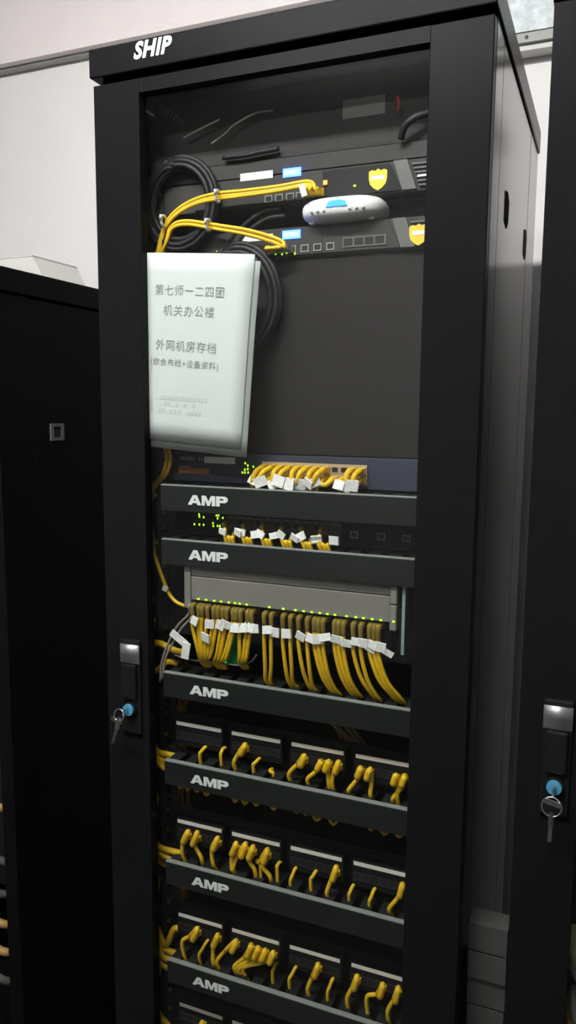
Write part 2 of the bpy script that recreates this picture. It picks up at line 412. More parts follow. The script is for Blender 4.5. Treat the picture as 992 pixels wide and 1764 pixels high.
# two security gateways ------------------------------------------------------
def gateway(label, z0, z1, kind):
    r = thing('security_gateway', label, 'network device', (0, FY, z0), 'rack security gateways')
    box('case', STEELG, r, -.222, .222, FY, .42, z0, z1, b=.001)
    box('face', STEELG, r, -.222, .222, FY-.006, FY-.0005, z0, z1, b=.001)
    F = FY-.006
    zc = (z0+z1)/2
    MB().prism([(-.165, z0+.003), (.0495, z0+.003), (.0495, z1-.003), (-.165, z1-.003)], F-.003, F).build('port_plate', STEELG, r)
    MB().prism([(.05, z0+.003), (.168, z0+.003), (.150, z1-.003), (.05, z1-.003)], F-.003, F).build('dark_inset', FWDARK if kind == 1 else STEELG, r)
    MB().prism([(.170, z0+.002), (.190, z0+.002), (.176, z1-.001), (.156, z1-.001)], F-.006, F).build('bezel_end', SILVER, r)
    for i in range(6):
        box('vent_slat', SILVER, r, .193-.002*i, .221, F-.004, F, z0+.006+i*.0058, z0+.0085+i*.0058)
    ears(r, z0, z1, STEELG)
    return r, F-.003
g1, F1 = gateway('upper grey gateway with blue display, orange light and bundled yellow cables', 1.7685, 1.812, 1)
g2, F2 = gateway('lower grey gateway with empty ports under the white router', 1.690, 1.734, 2)
SHP = [(0, -1), (.42, -.82), (.8, -.5), (.95, -.05), (.95, .6), (.62, .72), (.3, .62), (0, .8), (-.3, .62), (-.62, .72), (-.95, .6), (-.95, -.05), (-.8, -.5), (-.42, -.82)]
def shield(root, px, py, Y, bar=True):
    c = at(px, py, Y)
    s_ = MB().prism([(c.x+.0142*x, c.z+.0165*z) for x, z in SHP], Y-.0005, Y).build('sticker', SHIELD, root, label='yellow shield sticker')
    box('sticker_band', WHITE, s_, c.x-.0092, c.x+.0092, Y-.0009, Y-.0005, c.z-.0022, c.z+.0034)
def display(root, px, py, Y):
    c = at(px, py, Y)
    d = box('display', LEDB, root, c.x-.0145, c.x+.0145, Y-.001, Y, c.z-.0062, c.z+.0062, label='glowing blue display')
    for i in range(6):
        box('display_character', LEDC, d, c.x-.0122+i*.0042, c.x-.0122+i*.0042+.0029, Y-.0016, Y-.001, c.z-.0032, c.z+.0034)
rect('label_strip', WHITE, g1, 414, 470, 303, .011, F1, label='white label strip')
display(g1, 503, 297, F1)
for px in (463, 481, 500, 517): q = at(px, 327, F1); inst('port', PM_GREY, g1, (q.x, F1, 1.7775))
for px in (536, 552): q = at(px, 319, F1); inst('port', PM_GREY, g1, (q.x, F1, 1.7790))
q = at(561, 315, F1); inst('light', MB().box(-.003, .003, -.002, 0, -.003, .003).mesh('light', LEDO), g1, (q.x, F1-.001, q.z), 'lit orange light')
led(g1, 611, 320, F1, LEDS); shield(g1, 651, 307, F1)
rect('foot_label', WHITE, g1, 719, 734, 302, .003, F1-.003)
rect('label_strip', WHITE, g2, 416, 470, 410, .009, F2, label='white label strip')
display(g2, 502, 404, F2)
for px in (437, 459, 481, 503, 525, 547, 569): q = at(px, 426, F2); inst('port', PM_GREY, g2, (q.x, F2, 1.7015))
a = at(590, 423, F2)
blk = box('port_block', PORTD, g2, a.x, at(665, 423, F2).x, F2-.0012, F2, 1.698, 1.7125)
for i in range(4):
    q = at(600+18*i, 420, F2); box('port_hole', SOCK, blk, q.x-.0065, q.x+.0065, F2-.0016, F2-.0012, 1.7005, 1.7105)
for px, py in ((475, 437), (486, 437.5), (494, 435), (508, 437), (374, 434)): led(g2, px, py, F2, LEDM)
shield(g2, 721, 402, F2-.004)

# shelf front and the dim things above it
tr = thing('rack_shelf', 'thin grey rack shelf above the upper gateway', 'shelf', (0, FY, 1.814))
box('shelf_plate', STEELG, tr, -.222, .222, FY, .45, 1.8145, 1.817)
box('front_lip', mat('grey_shelf_lip', (.05, .0485, .047), .5, spec=.12), tr, -.2225, .2225, FY-.004, FY, 1.8145, 1.836)
ears(tr, 1.814, 1.836, STEELG)
ub = thing('blank_panel', 'charcoal blanking panel with a pale label at the top of the cabinet', 'blank panel', (0, FY, 1.8375))
HAZEB = mat('hazed_blank', (.050, .047, .046), .65, spec=.06, noise=.05, nscale=8)  # charcoal made lighter, haze of the door glass put into the colour
box('plate', HAZEB, ub, -.2413, .2413, FY-.002, FY, 1.8375, 1.938)
flat('label', mat('dim_grey_label', (.19, .186, .183), .7), ub, 590, 206, 664, 162, FY-.0022, label='pale grey label')
o = MB().tube([at(684, 168, .07), at(688, 178, .066), at(685, 190, .07)], .0022, 6).build('red_lead', REDW, None, True, base=at(685, 190, .07))
tag(o, 'short red wire end right of the pale label', 'wire')
for i in range(9):
    q = at(277+i*4.6, 185+i*2.6+(i % 3)*3, FY-.0022)
    MB().obox(q, .0016, .0004, .011-.0006*i, (0, .5, 0)).build('slant_mark', mat('pale_slant_mark', (.19, .18, .18), .7), ub)  # small slanted pale marks in a row
o = MB().tube([at(690, 240, .068), at(697, 218, .062), at(716, 202, .06), at(742, 194, .066)], .005, 8).build('black_cable', RUBBER, None, True, base=at(690, 240, .068))
tag(o, 'black cable arching over the right end of the rack shelf', 'cable')
for i, (pts, wd) in enumerate([([(316, 238), (338, 226), (352, 219), (378, 206)], 'short'), ([(364, 248), (388, 230), (404, 215), (440, 195), (470, 190)], 'long')]):
    o = MB().tube([at(x, y, .066) for x, y in pts], .0014, 6).build('thin_wire', mat('pale_wire', (.34, .33, .32), .35), None, True, base=at(*pts[0], .066))
    tag(o, 'thin pale wire arching in the dim top of the cabinet, the %s one' % ('shorter left' if i == 0 else 'longer right'), 'wire')

# white router ---------------------------------------------------------------
c = at(584, 364, .056); yc = .086
rt = thing('wifi_router', 'white oval router with blue light lying on the lower gateway', 'router', (c.x, yc, 1.7345))
b = MB(); nu, nv = 28, 12; ex = lambda v, e: math.copysign(abs(v)**e, v)
vs = []; fs = []
for i in range(nv+1):
    ph = -PI/2+PI*i/nv
    for j in range(nu):
        th = 2*PI*j/nu
        vs.append((c.x+.064*ex(math.cos(ph), .38)*ex(math.cos(th), .62), yc+.042*ex(math.cos(ph), .38)*ex(math.sin(th), .75), 1.7515+.0165*ex(math.sin(ph), .8)))
for i in range(nv):
    for j in range(nu): fs.append((i*nu+j, i*nu+(j+1) % nu, (i+1)*nu+(j+1) % nu, (i+1)*nu+j))
b.add(vs, fs).build('shell', WHITE, rt, True)
yl = yc-.0418
dk = MB().prism([(c.x-.016, 1.7505), (c.x+.016, 1.7505), (c.x+.013, 1.757), (c.x+.006, 1.7592), (c.x-.006, 1.7592), (c.x-.013, 1.757)], yl-.0012, yl+.004).build('light_window', LEDR, rt, label='blue light window')
for i in range(-4, 5):
    if abs(i) > 1: box('port_mark', mat('pale_grey_mark', (.5, .5, .46), .5), rt, c.x+i*.0098-.002, c.x+i*.0098+.002, yl-.0005+abs(i)*.00015, yl+.004, 1.7455, 1.7475)
box('foot', WHITE, rt, c.x-.05, c.x-.042, yc-.02, yc+.02, 1.7342, 1.738)
box('foot', WHITE, rt, c.x+.042, c.x+.05, yc-.02, yc+.02, 1.7342, 1.738)

# blank panel ----------------------------------------------------------------
bp = thing('blank_panel', 'large plain charcoal blanking panel beside the hanging paper', 'blank panel', (0, FY, 1.392))
box('plate', BLANK, bp, -.2413, .2413, FY-.002, FY, 1.3925, 1.688)
for z in (1.41, 1.54, 1.67):
    for X in (-.2335, .2335): inst('screw', SCREW, bp, (X, FY-.002, z))
up = thing('blank_panel', 'charcoal filler plate behind the white router', 'blank panel', (0, .15, 1.736))
box('plate', HAZEB, up, -.222, .222, .15, .152, 1.7355, 1.767)

# slate blue switch ----------------------------------------------------------
S1 = thing('network_switch', 'slate blue network switch full of yellow cables with white tags', 'network switch', (0, FY, 1.343))
z0, z1 = 1.3425, 1.3905; FS = FY-.004
box('case', BLUEF, S1, -.221, .221, FY, .38, z0, z1)
box('face', BLUEF, S1, -.222, .222, FS, FY-.0003, z0, z1, b=.0008)
ears(S1, z0, z1, BLUEF)
rect('label_strip', WHITE, S1, 352, 405, 793, .0105, FS, label='white label strip')
rect('orange_print', ORANGE, S1, 308, 360, 811, .0085, FS, label='faded orange print')
rect('pale_print', mat('dim_print', (.2, .21, .23), .6), S1, 309, 328, 804, .003, FS)
for i in range(9):      # worn maker's lettering, too blurred to read
    if i != 6: q = at(311+i*4.6, 788.5+i*.35, FS); box('print_mark', mat('worn_print', (.30, .31, .33), .6), S1, q.x-.0017, q.x+.0017, FS-.0004, FS, q.z-.003, q.z+.003)
for px, py in ((422.5, 798), (422, 809), (427, 802), (427, 808), (427.5, 814), (417.5, 814), (422, 814), (436.5, 804)): led(S1, px, py, FS)
pa = at(452, 812, FS); pb = at(633, 812, FS); NP = 12
blk = box('port_block', PORTB, S1, pa.x, pb.x, FS-.003, FS, 1.3475, 1.3795)
P1 = []
for i in range(NP):
    X = pa.x+(pb.x-pa.x)*(i+.5)/NP
    for row, z in ((0, 1.3710), (1, 1.3560)):
        inst('port', PM_BEIGE, blk, (X, FS-.003, z)); P1.append((i, row, X, z))
# black switch ---------------------------------------------------------------
S2 = thing('network_switch', 'black network switch with three empty sockets at its right end', 'network switch', (0, FY, 1.2525))
z0, z1 = 1.2525, 1.2955
box('case', BLKF, S2, -.221, .221, FY, .38, z0, z1)
box('face', BLKF, S2, -.222, .222, FS, FY-.0003, z0, z1, b=.0008)
ears(S2, z0, z1, BLKF)
rect('grey_strip', mat('dim_strip', (.11, .115, .11), .5), S2, 355, 405, 882.5, .0035, FS)
for px, py in ((343, 886), (343.5, 890), (351, 891), (373, 888), (376.5, 888), (375, 893), (384, 892), (335, 903), (343.5, 903.5), (351, 904), (367, 901), (367.5, 906), (375, 906), (379, 906), (384.5, 903), (385, 907)): led(S2, px, py, FS)
pa2 = at(392, 910, FS); pb2 = at(588, 910, FS)
blk = box('port_block', PORTD, S2, pa2.x, pb2.x, FS-.003, FS, 1.2555, 1.2885)
P2 = []
for i in range(NP):
    X = pa2.x+(pb2.x-pa2.x)*(i+.5)/NP
    for row, z in ((0, 1.2800), (1, 1.2645)):
        inst('port', PM_DARK, blk, (X, FS-.003, z)); P2.append((i, row, X, z))
    box('clip_mark', PORTF, blk, X-.002, X+.002, FS-.0036, FS-.003, 1.2868, 1.2885)
for px in (610, 657, 700): q = at(px, 920, FS); inst('port', PM_GREY, S2, (q.x, FS, 1.2720), 'empty socket')

# beige chassis --------------------------------------------------------------
CH = thing('switch_chassis', 'beige modular switch chassis with a long row of yellow cables', 'network switch', (0, FY, 1.079))
box('case', BLKF, CH, -.221, .221, FY+.002, .40, 1.078, 1.2035)
box('back_face', BLKF, CH, -.222, .222, FY-.001, FY+.0015, 1.078, 1.2035)
CF = .034
ctop, cmid, cbot = at(330, 974, CF).z, at(330, 992, CF).z, at(330, 1033, CF).z
cfloor = at(697, 1129, CF).z
cx0 = at(329, 990, CF).x; cx1 = at(672, 1020, CF).x
box('cover_panel', BEIGE, CH, cx0, cx1, CF, FY-.002, cbot, cmid-.0008, b=.001)
box('cover_panel', BEIGE, CH, cx0, cx1, CF+.001, FY-.002, cmid+.0008, ctop, b=.001)
box('end_trim', BEIGE2, CH, at(318, 990, CF).x, cx0-.0008, CF-.001, FY-.002, cbot-.014, ctop)
x_ = at(672.5, 1020, CF).x
box('end_bar', BEIGE2, CH, x_, x_+.0105, CF-.003, FY-.002, cmid-.012, ctop, b=.002)
box('end_bar', BEIGE2, CH, x_, x_+.0105, CF-.003, FY-.002, cbot-.012, cmid-.013, b=.002)
q0 = at(692, 1060, CF)
box('side_edge', CYAN, CH, q0.x, q0.x+.0045, CF, FY-.002, cfloor, ctop)
box('clip_block', BLKF, CH, x_+.012, q0.x-.001, CF+.008, FY-.002, cmid-.01, ctop-.004)
box('clip_block', BLKF, CH, x_+.012, q0.x-.001, CF+.008, FY-.002, cfloor+.004, cmid-.02)
box('port_strip', BLKF, CH, cx0, cx1, .049, FY-.002, 1.0985, cbot-.0006)
box('green_card', GREENC, CH, at(380, 1100, .05).x, at(411, 1100, .05).x, .05, FY-.002, 1.046, 1.098, label='green circuit card')
q = at(388, 1134, .049); inst('light', MB().box(-.0012, .0012, -.001, 0, -.009, .009).mesh('light', mat('deep_green_light', (0, .3, .05), .5, emit=(.05, 1, .08), es=1.2)), CH, (q.x, .0495, q.z), 'lit green light')
ears(CH, 1.078, 1.2035, BLKF)
for px in (342, 355, 369, 381, 394, 405, 413, 425, 464, 488, 509, 523, 537, 551, 564, 577, 597, 613, 626, 641, 656, 678):
    led(CH, px, 1031.5+(px-340)*.1165, CF-.0005 if px < 672 else CF-.0035, LEDS)

# patch panels ---------------------------------------------------------------
STR = [(-.201, -.1145), (-.0945, -.0065), (.0135, .102), (.122, .2065)]
PPORT = port_mesh(mat('panel_socket', (.02, .02, .02), .5), w=.0142, h=.014)
FP = FY-.022
def patch(zs, label):
    r = thing('patch_bay', label, 'patch panel', (0, FY, zs-.042), 'black patch panels')
    box('panel', BLKF, r, -.2413, .2413, FY-.002, FY, zs-.0415, zs+.011)
    box('rear_frame', INNER, r, -.215, .215, FY+.0005, FY+.03, zs-.036, zs-.002)
    for x0, x1 in STR:
        m_ = box('port_module', BLKF, r, x0-.003, x1+.003, FP, FY-.002, zs-.039, zs+.0045, b=.0008)
        box('label_strip', STRIP, m_, x0, x1, FP-.0008, FP, zs-.0032, zs+.0032)
        for i in range(6): inst('port', PPORT, m_, (x0+(x1-x0)*(i+.5)/6, FP, zs-.0215))
    for X in (-.2335, .2335):
        for z in (zs-.034, zs+.004): inst('screw', SCREW, r, (X, FY-.002, z))
    return r
PZ = [.9255, .7455, .5675, .391]
for z, n in zip(PZ, ['uppermost black patch panel, below the beige chassis', 'second black patch panel from the top', 'third black patch panel from the top', 'lowest black patch panel at the bottom of the picture']): patch(z, n)

# ------------------------------------------------------------------ cables
BOOT = MB(); BOOT.box(-.0058, .0058, -.004, .006, -.0045, .0045)
BOOT.add([(-.005, -.004, -.004), (.005, -.004, -.004), (.005, -.004, .004), (-.005, -.004, .004), (-.0033, -.018, -.0034), (.0033, -.018, -.0034), (.0033, -.018, .0034), (-.0033, -.018, .0034)],
         [(4, 5, 6, 7), (0, 4, 7, 3), (1, 2, 6, 5), (0, 1, 5, 4), (3, 7, 6, 2)])
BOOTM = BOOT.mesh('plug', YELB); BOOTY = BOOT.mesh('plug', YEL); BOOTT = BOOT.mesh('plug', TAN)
def cable(name, label, group, start, pts, r=.0029, m=YEL, boot=BOOTM, tags=(), cat='cable', fat=0, fatm=None, fatn=2):
    """start: where the plug meets its socket; pts: the cord's way from the plug's tail on"""
    start = Vector(start)
    t = thing(name, label, cat, start, group)
    if boot:
        inst('plug', boot, t, start)
        P = [start+Vector((0, -.014, 0)), start+Vector((0, -.0205, -.0012))]+list(pts)
    else: P = [start]+list(pts)
    cd = MB().tube(P, r, 7, 5).build('cord', m, t, True)
    if fat:
        Q = catmull(P, 5)[:5*fatn+1]
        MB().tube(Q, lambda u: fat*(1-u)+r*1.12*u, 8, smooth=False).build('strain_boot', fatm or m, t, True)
    for c_, sx, sz, rot in tags:
        MB().obox(c_, sx, .0022, sz, rot).build('name_tag', TAG, t, label='white paper tag')
    return t
R_ = random.Random(3)
jit = lambda s: R_.uniform(-s, s)

# slate blue switch: two rows
ends = [at(x, 838, .047) for x in (434, 439, 444, 470, 474, 503, 507, 511, 538, 541)]
used = [(i, 0) for i in range(8)]+[(i, 1) for i in range(8)]+[(8, 1)]+[(9, 1), (10, 1), (11, 1), (10, 0), (11, 0)]
used.sort(key=lambda u: (u[0], u[1]))
tagset = {(0, 1), (1, 0), (2, 1), (3, 0), (4, 1), (4, 0), (5, 1), (6, 0), (7, 1), (9, 1), (10, 1), (11, 1), (11, 0)}
n_ = {0: 0, 1: 0}
for i, row in used:
    X, z = [(p[2], p[3]) for p in P1 if p[0] == i and p[1] == row][0]
    gx = [436, 442, 471, 476, 505, 511, 533, 538, 545, 583, 600, 606][i]
    e = at(gx, 838, .048); e.x += jit(.002)
    fwd = .040 if row == 0 else .046
    pts = [Vector((X+(e.x-X)*.25, fwd, z-.006)), Vector((X+(e.x-X)*.8, fwd+.001, 1.349)), Vector((e.x, .05, 1.337)), Vector((e.x, .058, 1.318))]
    tg = []
    if (i, row) in tagset:
        tg = [(Vector((X+(e.x-X)*.45+jit(.003), fwd-.006, 1.3515+jit(.003))), .0185+jit(.003), .0155+jit(.002), (jit(.4), jit(.5), jit(.5)))]
    n_[row] += 1
    cable('patch_cable', 'yellow patch cable in the %s row of the slate blue switch, %s from the left' % ('upper' if row == 0 else 'lower', ORD[n_[row]-1]),
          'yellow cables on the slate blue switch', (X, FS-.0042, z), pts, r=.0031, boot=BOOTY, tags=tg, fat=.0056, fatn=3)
# black switch: six clusters of three
gx = [(393, 399, 405), (424, 430, 436), (457, 463, 469), (491, 497, 503), (526, 532, 537), (553, 560, 567)]
n = 0
for g in range(6):
    for k in range(3):
        i = 2*g+(0, 0, 1)[k]; row = (0, 1, 1)[k]
        if k == 1: row = 1
        X, z = [(p[2], p[3]) for p in P2 if p[0] == i and p[1] == row][0]
        e = at(gx[g][k], 935, .048)
        pts = [Vector((X*.5+e.x*.5, .044, z-.007)), Vector((e.x-.001, .040, 1.260)), Vector((e.x+.001*g*.4, .043, 1.250)), Vector((e.x+.002, .05, 1.236)), Vector((e.x+.002, .058, 1.228))]
        tg = []
        if k != 1:
            d = .5*(k-1)
            tg = [(Vector((e.x+.006*(k-1)+jit(.002)+.003, .038, 1.2685+jit(.002))), .015+jit(.002), .0115+jit(.002), (jit(.4), jit(.7), jit(.4)))]
        cable('patch_cable', '%s strand of the %s yellow cable cluster on the black switch' % (ORD[k], ORD[g]),
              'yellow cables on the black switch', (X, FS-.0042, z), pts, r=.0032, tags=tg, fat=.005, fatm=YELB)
        n += 1
# chassis row: (plug px, tag?, bottom px, bottom py)
CR = [(332, 1, 345, 1137), (343, 0, 347, 1138), (349, 1, 349, 1138), (358, 1, 352, 1138), (369, 0, 354, 1138), (376, 1, 358, 1136),
      (384, 1, 369, 1140), (391, 0, 374, 1141), (402, 1, 379, 1141), (407, 0, 383, 1141), (415, 1, 412, 1140), (427, 1, 416, 1141), (434, 1, 420, 1140),
      (456, 1, 458, 1172), (468, 1, 466, 1174), (488, 1, 498, 1176), (501, 0, 505, 1176), (515, 1, 532, 1181), (530, 1, 539, 1183), (542, 1, 567, 1186), (549, 0, 572, 1187), (557, 1, 577, 1187),
      (577, 1, 602, 1190), (584, 0, 609, 1191), (592, 1, 614, 1191), (609, 1, 640, 1195), (622, 1, 647, 1197), (637, 1, 676, 1199), (645, 0, 682, 1200), (652, 1, 688, 1201)]
zrow = 1.1135
for k, (px, tg_, bx, by) in enumerate(CR):
    yt = 1046+(px-332)*.135
    s_ = at(px, yt, .055)
    s_ = at(px, yt, .03); X = s_.x; start = Vector((X, .0485, cbot-.0085))
    e = at(bx, by, .048)
    if px < 440: m1 = at(px+(bx-px)*.15-2, yt+35, .031); m2 = at(px+(bx-px)*.7, yt+75, .036)
    else: m1 = at(px-1+(bx-px)*.04, yt+42, .031); m2 = at(px+(bx-px)*.42, yt+85, .036)
    pts = [at(px-.5, yt+14, .028), m1, m2, e, e+Vector((.002+.004*(px > 440), .012, -.014))]
    tags = []
    if tg_:
        c_ = at(px+1, yt+24+(14 if px < 375 else 0)*(k % 3)/1.2+jit(3), .0245)
        tags = [(c_+Vector((jit(.002)+.003, 0, 0)), .016+jit(.002), .0135+jit(.002), (jit(.25), .1+jit(.35), jit(.3)))]
        if px > 620 and px != 637: tags.append((c_+Vector((.013, .002, -.008)), .016, .009, (.1, .5, .2)))
    cable('patch_cable', 'yellow patch cable hanging from the beige chassis row, %s from the left' % ORD[k], 'yellow cables on the beige chassis', start, pts, r=.0033, tags=tags, boot=BOOTM, fat=.0052, fatm=YELB, fatn=2)
# two grey cables at the chassis' left end with long flags
for k, (pts, tg) in enumerate([
        ([(325, 1058), (306, 1078), (290, 1108), (279, 1140), (276, 1175)], [((308, 1100), .034, .0125, (.1, .62, .1))]),
        ([(329, 1064), (313, 1082), (300, 1104), (285, 1135), (280, 1170)], [((320, 1121), .0135, .028, (.05, .18, .1))])]):
    P = [at(x, y, .034) for x, y in pts]
    tags = [(at(*c_, .028), a_, b_, rt_) for c_, a_, b_, rt_ in tg]
    cable('grey_cable', 'thin grey cable with %s white flag at the left of the chassis' % ('a slanting' if k == 0 else 'an upright'), 'grey cables at the chassis', Vector((P[0].x+.004, .0485, cbot-.0085)), P, r=.0022, m=TAN, boot=BOOTT, tags=tags)
P = [at(x, y, .045) for x, y in ((300, 1128), (330, 1137), (380, 1142), (410, 1146), (432, 1140), (442, 1128))]
o = MB().tube(P, .0014, 6).build('thin_wire', mat('dim_wire', (.16, .17, .16), .4), None, True, base=P[0]); tag(o, 'thin dark wire sagging below the green card of the beige chassis', 'wire')
# yellow cable joining the chassis from the left
P = [at(x, y, .06) for x, y in ((318, 1044), (302, 1036), (290, 1020), (276, 985), (266, 955), (262, 940))]
t = cable('patch_cable', 'single yellow cable curving down from the left into the beige chassis', None, P[0], P[1:]+[Vector((-.268, .10, 1.24)), Vector((-.272, .11, 1.2))], boot=None, r=.0032,
          tags=[(at(284, 1014, .054), .009, .009, (.2, .4, .2))])

# patch panel cables: (plug px,py) -> ... -> (slot px,py)
ROW = {0: [[(423, 1279), (412, 1296), (403, 1313)], [(525, 1298), (513, 1316), (498, 1332)], [(554, 1308), (545, 1328), (530, 1341)], [(567, 1308), (565, 1328), (566, 1346)], [(584, 1309), (576, 1328), (572, 1346)],
           [(622, 1319), (615, 1342), (601, 1360)], [(638, 1321), (640, 1345), (638, 1368)], [(683, 1332), (687, 1350), (684, 1370)], [(698, 1333), (692, 1356), (677, 1375)]],
       1: [[(325, 1428), (316, 1446), (314, 1467)], [(341, 1430), (334, 1452), (346, 1476)], [(376, 1440), (365, 1462), (367, 1487)], [(408, 1449), (400, 1472), (399, 1495)], [(424, 1450), (409, 1474), (402, 1496)], [(437, 1455), (427, 1478), (438, 1497)],
           [(462, 1460), (449, 1486), (464, 1508)], [(580, 1490), (571, 1514), (563, 1537)], [(694, 1520), (688, 1543), (671, 1564)]],
       2: [[(341, 1595), (328, 1612), (314, 1622)], [(376, 1607), (368, 1630), (367, 1656)], [(408, 1617), (388, 1638), (374, 1655)], [(434, 1624), (422, 1648), (404, 1664)], [(446, 1629), (432, 1652), (408, 1666)], [(458, 1633), (442, 1655), (413, 1667)], [(472, 1637), (455, 1657), (420, 1666)],
           [(549, 1658), (538, 1683), (530, 1702)], [(616, 1678), (607, 1700), (598, 1719)], [(660, 1692), (650, 1712), (632, 1717)], [(687, 1698), (678, 1722), (668, 1741)]],
       3: [[(350, 1757), (345, 1775), (340, 1795)]]}
PN = ['uppermost', 'second', 'third', 'lowest']
for rw, L in ROW.items():
    mz = MZ[3+rw] if rw < 3 else .30
    for k, pts in enumerate(L):
        s_ = at(*pts[0], .055); start = Vector((s_.x, FP-.0012, PZ[rw]-.0215))
        mid = [at(x, y, .044) for x, y in pts[1:]]
        e = mid[-1]
        P = [at(pts[0][0]-1, pts[0][1]+4, .0375)]+mid+[Vector((e.x+.001, .05, min(e.z-.004, mz+.016))), Vector((e.x+.003, .058, mz))]
        lab = 'yellow patch cable on the %s patch panel, %s long one from the left' % (PN[rw], ORD[k]) if rw < 3 else 'yellow patch cable on the lowest patch panel at the picture bottom'
        cable('patch_cable', lab, 'yellow cables on the patch panels', start, P, r=.0036, boot=BOOTY, fat=.006, fatn=3)
# cord tails showing in the slots of the managers
BITS = {3: [((352, 1288), (344, 1299)), ((384, 1290), (380, 1301)), ((445, 1308), (436, 1318)), ((465, 1327), (470, 1331))],
        4: [((442, 1483), (448, 1486)), ((480, 1487), (477, 1494)), ((508, 1497), (500, 1518)), ((543, 1502), (535, 1516)), ((607, 1527), (601, 1542)), ((644, 1533), (636, 1554))],
        5: [((356, 1622), (343, 1645)), ((474, 1661), (469, 1677)), ((508, 1668), (498, 1688)), ((572, 1688), (564, 1710))]}
BN = {3: 'uppermost', 4: 'middle', 5: 'third'}
for mi, L in BITS.items():
    for k, (a, b_) in enumerate(L):
        A, B = at(*a, .054), at(*b_, .047); mz = MZ[mi]
        P = [A+Vector((.001, .008, -.001)), A, A.lerp(B, .5)+Vector((0, -.002, 0)), B, Vector((B.x, .052, mz+.012)), Vector((B.x, .058, mz))]
        o = MB().tube(P, .0030, 7, 4).build('cable_tail', YEL, None, True, base=P[0])
        tag(o, 'short yellow cable tail in a slot below the %s patch panel, %s from the left' % (BN[mi], ORD[k]), 'cable', 'yellow cable tails in the manager slots')
# yellow cable reflections in the glossy covers, modelled as loops below the managers
LOOPS = {3: [(303, 1341, 316, 1353), (316, 1345, 329, 1357), (332, 1348, 346, 1360), (347, 1352, 364, 1366), (397, 1362, 412, 1378), (413, 1366, 430, 1382), (432, 1368, 450, 1384), (463, 1376, 479, 1391), (503, 1384, 518, 1396), (519, 1388, 534, 1400), (534, 1396, 557, 1410), (562, 1400, 586, 1417), (630, 1416, 648, 1426), (650, 1420, 674, 1434), (676, 1424, 698, 1438)],
         4: [(303, 1513, 326, 1526), (336, 1522, 350, 1532), (366, 1528, 378, 1539), (425, 1544, 436, 1553), (452, 1551, 473, 1563), (498, 1564, 512, 1577), (514, 1568, 526, 1580), (536, 1574, 554, 1585), (558, 1582, 580, 1594), (605, 1592, 622, 1604), (655, 1608, 678, 1620)]}
OL = mat('shaded_yellow_cable', (.30, .19, .05), .6)  # yellow cable darkened, shade put into the colour
for mi, L in LOOPS.items():
    for k, (x0, y0, x1, y1) in enumerate(L):
        zb_ = MZ[mi]-.021
        A = at(x0, y0, .05); C_ = at(x1, y0+(x1-x0)*.2, .05); B = at((x0+x1)/2, y1, .048)
        B.z = min(B.z-.003, zb_-.010)
        P = [Vector((A.x, .068, zb_+.012)), Vector((A.x, .054, zb_-.001)), B, Vector((C_.x, .056, zb_-.001)), Vector((C_.x, .068, zb_+.012))]
        o = MB().tube(P, .0028, 7, 5).build('reflected_loop', YEL, None, True, base=B)
        tag(o, 'reflected yellow cable loop under the %s AMP manager, %s from the left' % ('fourth' if mi == 3 else 'fifth', ORD[k]), 'cable', 'reflected yellow loops under the managers')
# dim strands slanting behind the third manager
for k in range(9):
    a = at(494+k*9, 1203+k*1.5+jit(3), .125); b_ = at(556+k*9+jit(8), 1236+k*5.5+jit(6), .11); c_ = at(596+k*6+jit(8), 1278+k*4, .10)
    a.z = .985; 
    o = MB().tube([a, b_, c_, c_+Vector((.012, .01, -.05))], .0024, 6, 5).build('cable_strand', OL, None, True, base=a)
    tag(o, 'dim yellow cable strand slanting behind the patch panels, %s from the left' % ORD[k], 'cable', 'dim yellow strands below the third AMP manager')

# gateway cables: two bundles turning down behind the paper
def bundle(pts, Y, plugs, label, group, dz, k, F, rad=.003, yplug=None):
    P = [at(x, y, Y) for x, y in pts]
    off = Vector((0, (k % 2)*.005, dz))
    return P, off
main1 = [(532, 316), (480, 325), (420, 333), (376, 338), (338, 347), (308, 363), (288, 384), (278, 408), (270, 440)]
down = [Vector((-.250, .056, 1.66)), Vector((-.252, .056, 1.55)), Vector((-.25, .058, 1.44)), at(288, 775, .058), at(284, 815, .06), Vector((-.262, .075, 1.31)), Vector((-.27, .10, 1.2))]
for k, px in enumerate((531, 543, 553)):
    q = at(px, 321, F1); st = Vector((q.x, F1-.003, 1.7788))
    P = [at(x, y, .052-.0025*(k % 2))+Vector((0, .003*(k % 2), (.0042*(k-1))*max(0, 1-abs(i-3)*.12))) for i, (x, y) in enumerate(main1)]
    D = [d+Vector((.004*(k-1), .004*(k % 2), 0)) for d in down]
    tg = []
    if k == 0: tg = [(at(522, 328, .043), .0085, .017, (0, -.3, .1))]
    cable('patch_cable', 'yellow cable from the upper gateway sweeping left past the black coil, %s of three plugs' % ORD[k], 'yellow cables on the upper gateway', st, P+D, boot=BOOTY, tags=tg)
main2 = [(486, 420), (455, 408), (420, 399), (390, 394), (359, 389), (325, 384), (303, 387), (292, 398), (288, 412)]
for k, px in enumerate((470, 484, 500)):
    q = at(px, 428, F2); st = Vector((q.x, F2-.003, 1.7015))
    P = [at(x, y, .050)+Vector((0, .005*(k % 2), .0036*(k-1)*max(.2, 1-i*.05))) for i, (x, y) in enumerate(main2)]
    D = [Vector((-.232+.004*k, .058+.004*(k % 2), 1.68)), Vector((-.236+.004*k, .058+.004*(k % 2), 1.6)), Vector((-.240, .06+.004*k, 1.50))]
    cable('patch_cable', 'yellow cable from the lower gateway looping left above the paper, %s of three plugs' % ORD[k], 'yellow cables on the lower gateway', st, P+D, boot=BOOTY if k == 0 else BOOTT)
